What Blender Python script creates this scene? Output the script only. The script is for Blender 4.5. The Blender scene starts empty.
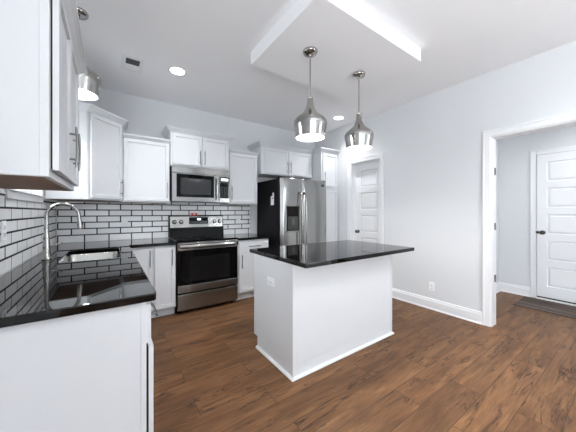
import bpy, bmesh, math, random
from math import pi, sin, cos, atan, radians
from mathutils import Vector, Matrix

random.seed(7)
S = bpy.context.scene
COL = S.collection

# ------------------------------------------------------------------ camera, world, lights, exposure
FPX, CXP, CYP, CAMH = 254.0, 288.0, 212.0, 1.285
YAW = atan((CXP - 110.0) / FPX)
cd = bpy.data.cameras.new('camera')
cam = bpy.data.objects.new('camera', cd); COL.objects.link(cam)
cd.sensor_width = 36.0
cd.lens = 36.0 * FPX / 576.0
cd.shift_y = (CYP - 216.0) / 576.0
cd.clip_start = 0.02
cam.location = (0, 0, CAMH)
cam.rotation_euler = (pi / 2, 0, -YAW)
S.camera = cam

S.view_settings.view_transform = 'Standard'
S.view_settings.look = 'None'
S.view_settings.gamma = 1.0
S.view_settings.use_curve_mapping = False
S.view_settings.exposure = 0.20
S.cycles.diffuse_bounces = 8
S.cycles.glossy_bounces = 6

wd = bpy.data.worlds.new('daylight'); S.world = wd
wd.use_nodes = True
bg = wd.node_tree.nodes.get('Background') or wd.node_tree.nodes.new('ShaderNodeBackground')
bg.inputs[0].default_value = (0.80, 0.90, 1.0, 1)
bg.inputs[1].default_value = 1.2


def area(name, loc, rot, sx, sy, watts, color=(1, 1, 1), shape='RECTANGLE', spread=None):
    l = bpy.data.lights.new(name, 'AREA')
    l.shape = shape; l.size = sx; l.size_y = sy
    l.energy = watts; l.color = color
    if spread: l.spread = spread
    o = bpy.data.objects.new(name, l); COL.objects.link(o)
    o.location = loc; o.rotation_euler = rot
    return o


XL, XR, YB, YR, ZC = -0.52, 3.49, 4.0, -3.6, 2.855
DAY = (0.915, 0.962, 1.0)
# daylight arriving through the windows (wall behind the camera, and above the sink); both side windows are added fill
W_REAR = [(-0.30, 1.70, 0.55, 2.35)]
for (a, b, z0, z1) in W_REAR:
    area('daylight_or_fill', ((a + b) / 2, YR - 0.30, (z0 + z1) / 2), (pi / 2 + radians(8), 0, 0), b - a, z1 - z0, 18, DAY)
W_SINK = (2.30, 3.15, 1.43, 2.16)
area('daylight_or_fill', (XL - 0.32, (W_SINK[0] + W_SINK[1]) / 2, (W_SINK[2] + W_SINK[3]) / 2 + 0.10), (0, -pi / 2 + radians(20), 0), W_SINK[3] - W_SINK[2], W_SINK[1] - W_SINK[0], 56, DAY)
W_SIDE_FILL = (-2.6, -0.9, 0.75, 2.35)
area('daylight_or_fill', (XR + 0.30, (W_SIDE_FILL[0] + W_SIDE_FILL[1]) / 2, (W_SIDE_FILL[2] + W_SIDE_FILL[3]) / 2), (0, pi / 2 + radians(32), 0), W_SIDE_FILL[3] - W_SIDE_FILL[2], W_SIDE_FILL[1] - W_SIDE_FILL[0], 118, DAY)  # unseen right-hand window, added to brighten the left side and ceiling
W_LEFT_FILL = (-2.7, -0.9, 0.75, 2.35)
area('daylight_or_fill', (XL - 0.30, (W_LEFT_FILL[0] + W_LEFT_FILL[1]) / 2, (W_LEFT_FILL[2] + W_LEFT_FILL[3]) / 2), (0, -pi / 2 - radians(45), 0), W_LEFT_FILL[3] - W_LEFT_FILL[2], W_LEFT_FILL[1] - W_LEFT_FILL[0], 370, DAY)  # unseen left window, added to lift island end, ceiling and right wall


# ------------------------------------------------------------------ materials
def srgb(r, g, b):
    f = lambda c: (c / 255 / 12.92) if c / 255 <= .04045 else ((c / 255 + .055) / 1.055) ** 2.4
    return (f(r), f(g), f(b), 1)


class NT:
    def __init__(s, name):
        s.m = bpy.data.materials.new(name); s.m.use_nodes = True
        s.t = s.m.node_tree; s.n = s.t.nodes; s.l = s.t.links
        s.b = s.n.get('Principled BSDF')
    def node(s, kind, **kw):
        n = s.n.new(kind)
        for k, v in kw.items(): setattr(n, k, v)
        return n
    def link(s, a, b): s.l.new(a, b)
    def set(s, **kw):
        for k, v in kw.items(): s.b.inputs[k.replace('_', ' ')].default_value = v
    def coord(s, scale=(1, 1, 1), out='Object'):
        tc = s.node('ShaderNodeTexCoord'); mp = s.node('ShaderNodeMapping')
        mp.inputs['Scale'].default_value = scale
        s.link(tc.outputs[out], mp.inputs['Vector'])
        return mp.outputs[0]
    def noise(s, vec, scale, detail=4, rough=.55):
        n = s.node('ShaderNodeTexNoise'); n.inputs['Scale'].default_value = scale
        n.inputs['Detail'].default_value = detail; n.inputs['Roughness'].default_value = rough
        s.link(vec, n.inputs['Vector']); return n
    def ramp(s, fac, stops):
        r = s.node('ShaderNodeValToRGB')
        while len(r.color_ramp.elements) < len(stops): r.color_ramp.elements.new(.5)
        for e, (p, c) in zip(r.color_ramp.elements, stops): e.position = p; e.color = c
        s.link(fac, r.inputs[0]); return r.outputs[0]
    def mix(s, fac, a, b, mode='MIX'):
        m = s.node('ShaderNodeMix', data_type='RGBA', blend_type=mode)
        for v, i in ((fac, 0), (a, 6), (b, 7)):
            if hasattr(v, 'is_linked'): s.link(v, m.inputs[i])
            else: m.inputs[i].default_value = v
        return m.outputs[2]
    def bump(s, h, strength, dist=.002):
        b = s.node('ShaderNodeBump'); b.inputs['Strength'].default_value = strength
        b.inputs['Distance'].default_value = dist
        s.link(h, b.inputs['Height']); s.link(b.outputs[0], s.b.inputs['Normal'])


def paint(name, col, rough=.5, bump=.05, scale=220, spec=.4):
    k = NT(name); k.set(Base_Color=col, Roughness=rough)
    k.b.inputs['Specular IOR Level'].default_value = spec
    v = k.coord(); n = k.noise(v, scale, 3)
    k.bump(n.outputs[0], bump, .001)
    return k.m


def plain(name, col, rough=.4, metal=0.0, spec=.5):
    k = NT(name); k.set(Base_Color=col, Roughness=rough, Metallic=metal)
    k.b.inputs['Specular IOR Level'].default_value = spec
    v = k.coord(); n = k.noise(v, 60, 3)
    r = k.node('ShaderNodeMapRange'); k.link(n.outputs[0], r.inputs[0])
    r.inputs[3].default_value = max(0, rough - .03); r.inputs[4].default_value = rough + .03
    k.link(r.outputs[0], k.b.inputs['Roughness'])
    return k.m


def steel(name, col, rough, scale, bump=.04, aniso=0.0, rot=0.0):
    k = NT(name); k.set(Base_Color=col, Roughness=rough, Metallic=1.0)
    v = k.coord(scale); n = k.noise(v, 3, 3)
    r = k.node('ShaderNodeMapRange'); k.link(n.outputs[0], r.inputs[0])
    r.inputs[3].default_value = rough * .75; r.inputs[4].default_value = rough * 1.3
    k.link(r.outputs[0], k.b.inputs['Roughness'])
    if aniso:
        k.b.inputs['Anisotropic'].default_value = aniso
        k.b.inputs['Anisotropic Rotation'].default_value = rot
        tg = k.node('ShaderNodeTangent', direction_type='RADIAL', axis='Z')
        k.link(tg.outputs[0], k.b.inputs['Tangent'])
    k.bump(n.outputs[0], bump, .0006)
    return k.m


def emit(name, col, strength):
    k = NT(name); k.set(Base_Color=(.9, .9, .9, 1), Roughness=.4)
    k.b.inputs['Emission Color'].default_value = col
    k.b.inputs['Emission Strength'].default_value = strength
    return k.m


def make_floor():
    k = NT('brown_wood_planks')
    v = k.coord()
    br = k.node('ShaderNodeTexBrick'); br.offset = .37; br.offset_frequency = 2; br.squash = 1.0
    br.inputs['Scale'].default_value = 1.0
    br.inputs['Brick Width'].default_value = 1.22; br.inputs['Row Height'].default_value = .19
    br.inputs['Mortar Size'].default_value = .0016; br.inputs['Mortar Smooth'].default_value = .2
    br.inputs['Bias'].default_value = 0
    br.inputs['Color1'].default_value = (0, 0, 0, 1); br.inputs['Color2'].default_value = (1, 1, 1, 1)
    br.inputs['Mortar'].default_value = (.5, .5, .5, 1)
    mp = k.node('ShaderNodeMapping'); mp.inputs['Location'].default_value = (.3, -.112, 0)
    k.link(v, mp.inputs[0]); k.link(mp.outputs[0], br.inputs['Vector'])
    # per-plank shift of the grain
    sep = k.node('ShaderNodeSeparateColor'); k.link(br.outputs['Color'], sep.inputs[0])
    mul = k.node('ShaderNodeMath', operation='MULTIPLY'); mul.inputs[1].default_value = 37.0
    k.link(sep.outputs[0], mul.inputs[0])
    cmb = k.node('ShaderNodeCombineXYZ'); k.link(mul.outputs[0], cmb.inputs[0]); k.link(mul.outputs[0], cmb.inputs[1])
    add = k.node('ShaderNodeVectorMath', operation='ADD'); k.link(v, add.inputs[0]); k.link(cmb.outputs[0], add.inputs[1])
    def stretch(sx, sy):
        q = k.node('ShaderNodeMapping'); q.inputs['Scale'].default_value = (sx, sy, 1); k.link(add.outputs[0], q.inputs[0]); return q.outputs[0]
    n1 = k.noise(stretch(1.0, 7.0), 1.6, 8, .62); n1.inputs['Distortion'].default_value = .5
    n2 = k.noise(stretch(2.5, 34), 2.2, 6, .65)
    n3 = k.noise(stretch(.9, 6.5), 1.7, 5, .6); n3.inputs['Distortion'].default_value = .5
    n4 = k.noise(stretch(1.0, 9.0), 1.3, 4, .65); n4.inputs['Distortion'].default_value = .7
    n5 = k.noise(stretch(1.4, 3.0), 1.5, 2, .5)
    base = k.ramp(n1.outputs[0], [(.30, srgb(88, 61, 41)), (.44, srgb(106, 75, 50)), (.56, srgb(119, 86, 58)), (.72, srgb(134, 98, 67))])
    gold = k.ramp(n3.outputs[0], [(.58, (0, 0, 0, 1)), (.78, (1, 1, 1, 1))])
    c = k.mix(gold, base, srgb(146, 108, 70))
    grain = k.ramp(n2.outputs[0], [(.3, (.72, .70, .68, 1)), (.62, (1.08, 1.08, 1.08, 1))])
    c = k.mix(1.0, c, grain, 'MULTIPLY')
    tone = k.ramp(sep.outputs[0], [(0, (.82, .82, .82, 1)), (1, (1.08, 1.07, 1.05, 1))])
    c = k.mix(1.0, c, tone, 'MULTIPLY')
    crack = k.ramp(n4.outputs[0], [(.470, (0, 0, 0, 1)), (.492, (1, 1, 1, 1)), (.503, (1, 1, 1, 1)), (.525, (0, 0, 0, 1))])
    cmask = k.ramp(n5.outputs[0], [(.46, (0, 0, 0, 1)), (.56, (1, 1, 1, 1))])
    cm = k.mix(1.0, crack, cmask, 'MULTIPLY')
    cm2 = k.mix(1.0, cm, (.9, .9, .9, 1), 'MULTIPLY')
    c = k.mix(cm2, c, srgb(52, 35, 26))
    dark = k.ramp(n5.outputs[0], [(.28, (.80, .78, .76, 1)), (.42, (1, 1, 1, 1))])
    c = k.mix(1.0, c, dark, 'MULTIPLY')
    c = k.mix(br.outputs['Fac'], c, srgb(48, 32, 24))
    k.link(c, k.b.inputs['Base Color'])
    k.set(Roughness=.46); k.b.inputs['Specular IOR Level'].default_value = .22
    k.bump(n2.outputs[0], .10, .0012)
    return k.m


def make_granite():
    k = NT('black_granite')
    v = k.coord(); n = k.noise(v, 260, 2, .7)
    c = k.ramp(n.outputs[0], [(.58, (.002, .002, .0022, 1)), (.72, (.008, .008, .009, 1)), (.80, (.05, .05, .055, 1))])
    k.link(c, k.b.inputs['Base Color'])
    k.set(Roughness=.025, IOR=1.5); k.b.inputs['Specular IOR Level'].default_value = .42
    return k.m


def make_tile():
    k = NT('glazed_white_tile')
    oi = k.node('ShaderNodeNewGeometry')
    c = k.ramp(oi.outputs['Random Per Island'], [(0, (.80, .81, .82, 1)), (1, (.90, .91, .92, 1))])
    k.link(c, k.b.inputs['Base Color'])
    k.set(Roughness=.16)
    v = k.coord(); n = k.noise(v, 40, 2); k.bump(n.outputs[0], .05, .001)
    return k.m


def make_mat():
    k = NT('striped_mat')
    v = k.coord()
    w = k.noise(k.coord((34, .5, 1)), 1.0, 2, .6)
    n = k.noise(v, 120, 3)
    c = k.ramp(w.outputs[0], [(.34, srgb(44, 36, 31)), (.48, srgb(82, 70, 62)), (.54, srgb(60, 50, 44)), (.66, srgb(136, 122, 112))])
    c = k.mix(.5, c, k.ramp(n.outputs[0], [(.3, (.5, .5, .5, 1)), (.7, (1.1, 1.1, 1.1, 1))]), 'MULTIPLY')
    k.link(c, k.b.inputs['Base Color']); k.set(Roughness=.95)
    k.bump(n.outputs[0], .6, .003)
    return k.m


def make_underside():
    k = NT('brown_cabinet_underside')
    v = k.coord((1, 8, 1)); n = k.noise(v, 6, 5)
    c = k.ramp(n.outputs[0], [(.3, srgb(128, 98, 80)), (.7, srgb(172, 140, 118))])
    k.link(c, k.b.inputs['Base Color']); k.set(Roughness=.6)
    return k.m


M = dict(
    wall=paint('pale_grey_wall_paint', (.66, .675, .69, 1), .75, .06, 260, .25),
    ceil=paint('white_ceiling_paint', (.86, .865, .88, 1), .85, .10, 160, .2),
    trim=paint('white_trim_paint', (.78, .79, .805, 1), .38, .02, 90),
    cab=paint('white_cabinet_paint', (.66, .675, .695, 1), .36, .015, 90),
    gap=plain('gap_shade_black', (.008, .008, .008, 1), .7),  # near-black that stands in for shade in door gaps
    floor=make_floor(), granite=make_granite(), tile=make_tile(), mat=make_mat(), under=make_underside(),
    grout=paint('charcoal_grout', srgb(34, 34, 35), .9, .2, 400, .2),
    steel=steel('brushed_stainless', (.30, .298, .293, 1), .18, (1, 1, 60), .03, .8, .25),
    steelv=steel('brushed_stainless_bowl', (.36, .355, .34, 1), .24, (.5, .5, .5), 0),
    fsteel=steel('brushed_stainless_door', (.38, .38, .376, 1), .18, (1, 1, 60), .03, .65, .25),
    nickel=steel('brushed_nickel', (.43, .42, .40, 1), .17, (2, 2, 90), .03, .55, .25),
    pull=steel('dark_nickel_pull', (.24, .24, .24, 1), .22, (30, 30, 2)),
    chrome=steel('polished_nickel', (.34, .33, .315, 1), .19, (20, 20, 2), 0),
    black=plain('black_enamel', (.006, .006, .007, 1), .30, 0, .10),
    fside=plain('black_textured_steel', (.008, .008, .009, 1), .45, 0, .10),
    glass=plain('black_glass', (.0015, .0015, .002, 1), .04, 0, .14),
    oglass=plain('smoked_oven_glass', (.006, .0055, .0055, 1), .06, 0, .18),
    mglass=plain('grey_microwave_screen', (.022, .023, .026, 1), .05, 0, .3),
    white_in=plain('white_shade_lining', (.9, .9, .9, 1), .5),
    plastic=plain('white_plastic', (.82, .83, .84, 1), .35),
    slot=plain('dark_slot', (.03, .03, .03, 1), .6),
    grey=plain('grey_louvre', (.07, .075, .08, 1), .6),
    vent=plain('white_metal_vent', (.78, .785, .79, 1), .45),
    bulb=emit('glowing_bulb', (1, .98, .96, 1), 9.0),
    lens=emit('glowing_lens', (1, .98, .96, 1), 9.0),
    led=emit('lit_display', (.8, .95, 1, 1), 1.6),
    red=plain('red_glaze', srgb(196, 60, 60), .4), pink=plain('pink_glaze', srgb(232, 170, 168), .4),
    paper=plain('white_paper', (.85, .85, .85, 1), .7),
    bronze=plain('dark_bronze', (.10, .097, .09, 1), .28, .9),
    satin=steel('satin_nickel', (.50, .49, .47, 1), .25, (3, 3, 3), .01),
)
k = NT('window_glass'); k.set(Base_Color=(1, 1, 1, 1), Roughness=0.0, IOR=1.45); k.b.inputs['Transmission Weight'].default_value = 1.0
M['pane'] = k.m


# ------------------------------------------------------------------ mesh helpers
class MB:
    """collects geometry (world coordinates) and becomes one mesh object"""
    def __init__(s): s.v = []; s.f = []; s.mi = []; s.sm = []; s.mats = []
    def _m(s, m):
        if m not in s.mats: s.mats.append(m)
        return s.mats.index(m)
    def add(s, verts, faces, m, smooth=False):
        o = len(s.v); i = s._m(m)
        s.v += [tuple(v) for v in verts]
        for f in faces: s.f.append(tuple(a + o for a in f)); s.mi.append(i); s.sm.append(smooth)
        return s
    def bm(s, bm, m, smooth=False):
        bm.verts.index_update()
        s.add([v.co[:] for v in bm.verts], [[v.index for v in f.verts] for f in bm.faces], m, smooth); bm.free(); return s
    def box(s, lo, hi, m, bev=0.0, seg=2, T=None):
        lo, hi = [min(a, b) for a, b in zip(lo, hi)], [max(a, b) for a, b in zip(lo, hi)]
        bm = bmesh.new(); bmesh.ops.create_cube(bm, size=1)
        for v in bm.verts: v.co = Vector([lo[i] + (v.co[i] + .5) * (hi[i] - lo[i]) for i in range(3)])
        if bev: bmesh.ops.bevel(bm, geom=bm.edges[:], offset=bev, segments=seg, profile=.5, affect='EDGES')
        if T: bm.transform(T)
        return s.bm(bm, m)
    def prism(s, poly, z0, z1, m, bev=0.0):
        bm = bmesh.new()
        vs = [bm.verts.new((x, y, z0)) for x, y in poly]
        f = bm.faces.new(vs); r = bmesh.ops.extrude_face_region(bm, geom=[f])
        for e in r['geom']:
            if isinstance(e, bmesh.types.BMVert): e.co.z = z1
        bmesh.ops.recalc_face_normals(bm, faces=bm.faces[:])
        if bev: bmesh.ops.bevel(bm, geom=bm.edges[:], offset=bev, segments=2, profile=.5, affect='EDGES')
        return s.bm(bm, m)
    def lathe(s, prof, c, m, n=40, axis='Z', smooth=True, cap=False):
        V = []; F = []
        for (r, z) in prof:
            for i in range(n):
                a = 2 * pi * i / n; p = (r * cos(a), r * sin(a), z)
                if axis == 'X': p = (p[2], p[0], p[1])
                if axis == 'Y': p = (p[0], p[2], p[1])
                V.append((c[0] + p[0], c[1] + p[1], c[2] + p[2]))
        for j in range(len(prof) - 1):
            for i in range(n):
                F.append((j * n + i, j * n + (i + 1) % n, (j + 1) * n + (i + 1) % n, (j + 1) * n + i))
        if cap: F.append(tuple(range(n))); F.append(tuple((len(prof) - 1) * n + i for i in reversed(range(n))))
        return s.add(V, F, m, smooth)
    def tube(s, pts, r, m, n=12, cap=True, smooth=True):
        pts = [Vector(p) for p in pts]
        rs = r if isinstance(r, (list, tuple)) else [r] * len(pts)
        V = []; F = []; ref = None
        for i, p in enumerate(pts):
            t = (pts[min(i + 1, len(pts) - 1)] - pts[max(i - 1, 0)]).normalized()
            if ref is None: ref = Vector((0, 0, 1)) if abs(t.z) < .9 else Vector((1, 0, 0))
            u = t.cross(ref).normalized(); w = u.cross(t).normalized(); ref = w
            for q in range(n):
                a = 2 * pi * q / n; V.append(p + (u * cos(a) + w * sin(a)) * rs[i])
        for j in range(len(pts) - 1):
            for q in range(n): F.append((j * n + q, j * n + (q + 1) % n, (j + 1) * n + (q + 1) % n, (j + 1) * n + q))
        s.add(V, F, m, smooth)
        if cap: s.add(V[:n], [tuple(reversed(range(n)))], m); s.add(V[-n:], [tuple(range(n))], m)
        return s
    def loft(s, rings, m, smooth=True, cap=False):
        n = len(rings[0]); V = [p for r in rings for p in r]; F = []
        for j in range(len(rings) - 1):
            for q in range(n): F.append((j * n + q, j * n + (q + 1) % n, (j + 1) * n + (q + 1) % n, (j + 1) * n + q))
        if cap: F.append(tuple((len(rings) - 1) * n + i for i in range(n)))
        return s.add(V, F, m, smooth)
    def sweep(s, path, prof, m, closed=False):
        """profile of (out, z) points swept along a plan path; out = to the right of travel"""
        P = [Vector((x, y)) for x, y in path]; n = len(P); rows = []
        for i in range(n):
            d = []
            if i > 0 or closed: d.append((P[i] - P[i - 1]).normalized())
            if i < n - 1 or closed: d.append((P[(i + 1) % n] - P[i]).normalized())
            ns = [Vector((q.y, -q.x)) for q in d]
            if len(ns) == 1: o = ns[0]
            else:
                o = (ns[0] + ns[1]); o = o / max(.2, o.dot(ns[0]))
            rows.append([(P[i].x + o.x * a, P[i].y + o.y * a, z) for a, z in prof])
        k_ = len(prof); V = [v for r in rows for v in r]; F = []
        for i in range(n if closed else n - 1):
            j = (i + 1) % n
            for q in range(k_): F.append((i * k_ + q, j * k_ + q, j * k_ + (q + 1) % k_, i * k_ + (q + 1) % k_))
        if not closed: F.append(tuple(range(k_))); F.append(tuple((n - 1) * k_ + q for q in reversed(range(k_))))
        return s.add(V, F, m)
    def build(s, name, parent=None, origin=None):
        me = bpy.data.meshes.new(name)
        if parent is not None: org = wloc(parent)
        elif origin is not None: org = Vector(origin)
        else: org = Vector((0, 0, 0))
        me.from_pydata([(v[0] - org.x, v[1] - org.y, v[2] - org.z) for v in s.v], [], s.f)
        for m in s.mats: me.materials.append(m)
        me.polygons.foreach_set('material_index', s.mi)
        me.polygons.foreach_set('use_smooth', s.sm)
        bm = bmesh.new(); bm.from_mesh(me); bmesh.ops.recalc_face_normals(bm, faces=bm.faces[:]); bm.to_mesh(me); bm.free()
        me.update()
        o = bpy.data.objects.new(name, me); COL.objects.link(o)
        if parent is not None: o.parent = parent
        else: o.location = org
        return o


def wloc(o):
    p = Vector((0, 0, 0))
    while o is not None: p += o.location; o = o.parent
    return p


def thing(name, label, cat, loc, group=None):
    o = bpy.data.objects.new(name, None); COL.objects.link(o)
    o.location = loc; o.empty_display_size = .1
    o['label'] = label; o['category'] = cat
    if group: o['group'] = group
    return o


def tag(o, label, cat, group=None):
    o['label'] = label; o['category'] = cat
    if group: o['group'] = group
    return o


def struct(o, label=None, cat=None):
    o['kind'] = 'structure'
    if label: o['label'] = label
    if cat: o['category'] = cat
    return o


def frame(origin, u, n):
    """matrix: local x = along the width, local y = outward normal, z up"""
    u = Vector((u[0], u[1], 0)).normalized(); n = Vector((n[0], n[1], 0)).normalized()
    m = Matrix(((u.x, n.x, 0, origin[0]), (u.y, n.y, 0, origin[1]), (0, 0, 1, origin[2] if len(origin) > 2 else 0), (0, 0, 0, 1)))
    return m


def shaker(F, x0, x1, z0, z1, rail=.055, t=.02, deep=.012, m=None, flat=False):
    """shaker panel standing on the plane local y = 0, front at y = t"""
    m = m or M['cab']
    bm = bmesh.new(); bmesh.ops.create_cube(bm, size=1)
    for v in bm.verts: v.co = Vector((x0 + (v.co.x + .5) * (x1 - x0), (v.co.y + .5) * t, z0 + (v.co.z + .5) * (z1 - z0)))
    bmesh.ops.recalc_face_normals(bm, faces=bm.faces[:])
    fr = [f for f in bm.faces if f.normal.y > .9]
    outer = list({e for f in fr for e in f.edges})
    if not flat:
        bmesh.ops.inset_region(bm, faces=fr, thickness=rail, depth=0)
        bmesh.ops.inset_region(bm, faces=fr, thickness=.004, depth=0)
        for v in fr[0].verts: v.co.y -= deep
    bmesh.ops.bevel(bm, geom=outer, offset=.0025, segments=2, profile=.5, affect='EDGES')
    bm.transform(F)
    b = MB(); b.bm(bm, m); return b


def pull(F, x, z, L=.205, vertical=True, y0=.02, r=.0055, m=None):
    """bar pull with two posts on the plane y = y0"""
    m = m or M['pull']; so = .025; b = MB(); h = L / 2
    def P(a, y, c=0): return F @ (Vector((x, y, z + a)) if vertical else Vector((x + a, y, z)))
    pts = [P(-h + 2 * h * i / 10, y0 + so + .004 * (1 - (2 * i / 10 - 1) ** 2)) for i in range(11)]
    b.tube(pts, [r * .75] + [r] * 9 + [r * .75], m, 10)
    for s_ in (-1, 1): b.tube([P(s_ * h * .62, y0), P(s_ * h * .62, y0 + so + .001)], r * .95, m, 8)
    return b


def rrect(x0, x1, y0, y1, r, z, n=6):
    pts = []
    for cx, cy, a0 in ((x1 - r, y1 - r, 0), (x0 + r, y1 - r, pi / 2), (x0 + r, y0 + r, pi), (x1 - r, y0 + r, 1.5 * pi)):
        for i in range(n + 1):
            a = a0 + pi / 2 * i / n; pts.append((cx + r * cos(a), cy + r * sin(a), z))
    return pts


# ------------------------------------------------------------------ the room
TH = .14
HX0, HX1, HY1, HY0 = 3.632, 5.22, 1.42, -2.0
OP0, OP1, OPZ = -.70, 1.033, 2.13
PD0, PD1, PDZ = 2.445, 3.035, 2.14

b = MB(); b.box((XL - .14, YR - .14, -.05), (HX1 + .14, YB + .14, 0), M['floor']); struct(b.build('floor'), 'brown rustic wood plank floor', 'floor')
b = MB(); b.box((XL - .14, YR - .14, ZC), (HX1 + .14, YB + .14, ZC + .1), M['ceil']); struct(b.build('ceiling'), 'flat white ceiling', 'ceiling')


def wall_with_holes(axis, p0, p1, a0, a1, z1, holes, name):
    """axis 'x': wall lies in a plane x = const running along y (a); 'y' likewise"""
    b = MB(); cuts = sorted({a0, a1, *[h[0] for h in holes], *[h[1] for h in holes]})
    def bx(u0, u1, za, zb):
        if zb - za < 1e-4: return
        if axis == 'x': b.box((p0, u0, za), (p1, u1, zb), M['wall'])
        else: b.box((u0, p0, za), (u1, p1, zb), M['wall'])
    for u0, u1 in zip(cuts, cuts[1:]):
        hs = [h for h in holes if h[0] <= u0 + 1e-6 and h[1] >= u1 - 1e-6]
        if not hs: bx(u0, u1, 0, z1)
        else: bx(u0, u1, 0, hs[0][2]); bx(u0, u1, hs[0][3], z1)
    return struct(b.build(name))


wall_left = wall_with_holes('x', XL - TH, XL, YR, YB, ZC, [W_SINK, W_LEFT_FILL], 'wall_left')
b = MB(); b.box((XL - TH, YB, 0), (XR + .195, YB + TH, ZC), M['wall']); wall_back = struct(b.build('wall_back'))
wall_right = wall_with_holes('x', XR, HX0, YR, YB, ZC, [(OP0, OP1, 0, OPZ), (PD0, PD1, 0, PDZ), W_SIDE_FILL], 'wall_right')
wall_with_holes('y', YR - TH, YR, XL - TH, HX0, ZC, W_REAR, 'wall_rear')
b = MB(); b.box((HX1, HY0 - TH, 0), (HX1 + TH, HY1 + TH, ZC), M['wall']); struct(b.build('wall_hall_side'))
b = MB(); b.box((HX0, HY1, 0), (HX1, HY1 + TH, ZC), M['wall']); struct(b.build('wall_hall_end'))
b = MB(); b.box((HX0, HY0 - TH, 0), (HX1, HY0, ZC), M['wall']); struct(b.build('wall_hall_front'))
for k_ in ('wall_left', 'wall_back', 'wall_right'): bpy.data.objects[k_]['category'] = 'wall'

# lowered ceiling panel over the island
b = MB(); b.box((1.132, 1.262, 2.726), (2.44, 2.25, ZC), M['ceil'])
struct(b.build('ceiling_panel'), 'lowered white ceiling panel carrying the two island pendants', 'ceiling')

# baseboards
BASE = [(0, 0), (.016, 0), (.016, .105), (.011, .118), (.009, .135), (.004, .14), (0, .14)]
def baseboard(path, name):
    b = MB(); b.sweep(path, BASE, M['trim'])
    q = [(0, 0), (.026, 0), (.025, .009), (.016, .018), (0, .018)]
    b.sweep(path, q, M['trim'])
    o = struct(b.build(name)); o['category'] = 'baseboard'; return o
# travel direction has the room on its right
baseboard([(XR, PD0 - .078), (XR, OP1 + .058)], 'baseboard_right')
baseboard([(HX0 + .01, HY1), (HX1, HY1), (HX1, 1.04)], 'baseboard_hall')
baseboard([(XR, OP0 - .06), (XR, YR)], 'baseboard_right_rear')

# cased opening to the hall
def casing_x(b, x, sgn, y0, y1, z1, w=.062, t=.018, m=None):
    """flat casing round an opening in a wall plane x = const; sgn = side it projects to"""
    m = m or M['trim']; xa, xb = x, x + sgn * t
    for (lo, hi) in (((xa, y0 - w, 0), (xb, y0, z1 + w)), ((xa, y1, 0), (xb, y1 + w, z1 + w)), ((xa, y0, z1), (xb, y1, z1 + w))):
        b.box(lo, hi, m, .004)
    # back band, a thin raised outer edge
    for (lo, hi) in (((xa, y0 - w - .006, 0), (x + sgn * (t + .007), y0 - w + .01, z1 + w)), ((xa, y1 + w - .01, 0), (x + sgn * (t + .007), y1 + w + .006, z1 + w)), ((xa, y0 - w - .006, z1 + w - .01), (x + sgn * (t + .007), y1 + w + .006, z1 + w + .006))):
        b.box(lo, hi, m, .003)
op = thing('trim_1', 'white cased opening leading to the hall', 'trim', (XR, (OP0 + OP1) / 2, 0)); op['kind'] = 'structure'
b = MB(); casing_x(b, XR, -1, OP0 + .004, OP1 - .004, OPZ - .004); casing_x(b, HX0, 1, OP0 + .004, OP1 - .004, OPZ - .004); b.build('casing', op)
b = MB()
b.box((XR + .001, OP1 - .016, 0), (HX0 - .001, OP1 - .0005, OPZ), M['trim']); b.box((XR + .001, OP0 + .0005, 0), (HX0 - .001, OP0 + .016, OPZ), M['trim'])
b.box((XR + .001, OP0 + .016, OPZ - .016), (HX0 - .001, OP1 - .016, OPZ - .0005), M['trim']); b.build('jamb', op)
for z in (.53, 1.12, 1.745):
    b = MB(); b.box((HX0 - .062, OP1 - .019, z - .040), (HX0 - .040, OP1 - .0155, z + .042), M['bronze'], .001)
    b.tube([(HX0 - .038, OP1 - .020, z - .040), (HX0 - .038, OP1 - .020, z + .040)], .004, M['bronze'], 8)
    h = b.build('hinge', op); h['label'] = 'dark metal hinge'


# five-panel doors lying in planes x = const
def panel_door(b, x, sgn, y0, y1, z0, z1, t=.035, m=None):
    m = m or M['trim']; st, n = .105, 5; rail, bot = .095, .16; top = .11
    xf = x + sgn * 0; xb = x - sgn * t
    b.box((xf, y0, z0), (xb, y0 + st, z1), m); b.box((xf, y1 - st, z0), (xb, y1, z1), m)
    ph = (z1 - z0 - top - bot - rail * (n - 1)) / n; z = z0
    b.box((xf, y0 + st, z), (xb, y1 - st, z + bot), m); z += bot
    for i in range(n):
        a0, a1, c0, c1 = y0 + st, y1 - st, z, z + ph
        d1, d2, i1, i2 = .015, .005, .006, .034
        R = [[(xf - sgn * d, *p) for p in ((a0 + q, c0 + q), (a1 - q, c0 + q), (a1 - q, c1 - q), (a0 + q, c1 - q))] for q, d in ((0, 0), (i1, d1), (i1 + .012, d1), (i2, d2))]
        b.loft(R, m, False, True)
        z += ph
        rr = rail if i < n - 1 else top
        b.box((xf, y0 + st, z), (xb, y1 - st, z + rr), m); z += rr


def door_knob(parent, x, y, z, sgn, label):
    b = MB(); pr = [(.0, 0), (.031, 0), (.031, .006), (.014, .012), (.011, .030), (.020, .038), (.028, .050), (.028, .058), (.018, .068), (.001, .070)]
    b.lathe([(r, sgn * q) for r, q in pr], (x, y, z), M['bronze'], 28, 'X')
    h = b.build('knob', parent); h['label'] = label; return h


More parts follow.
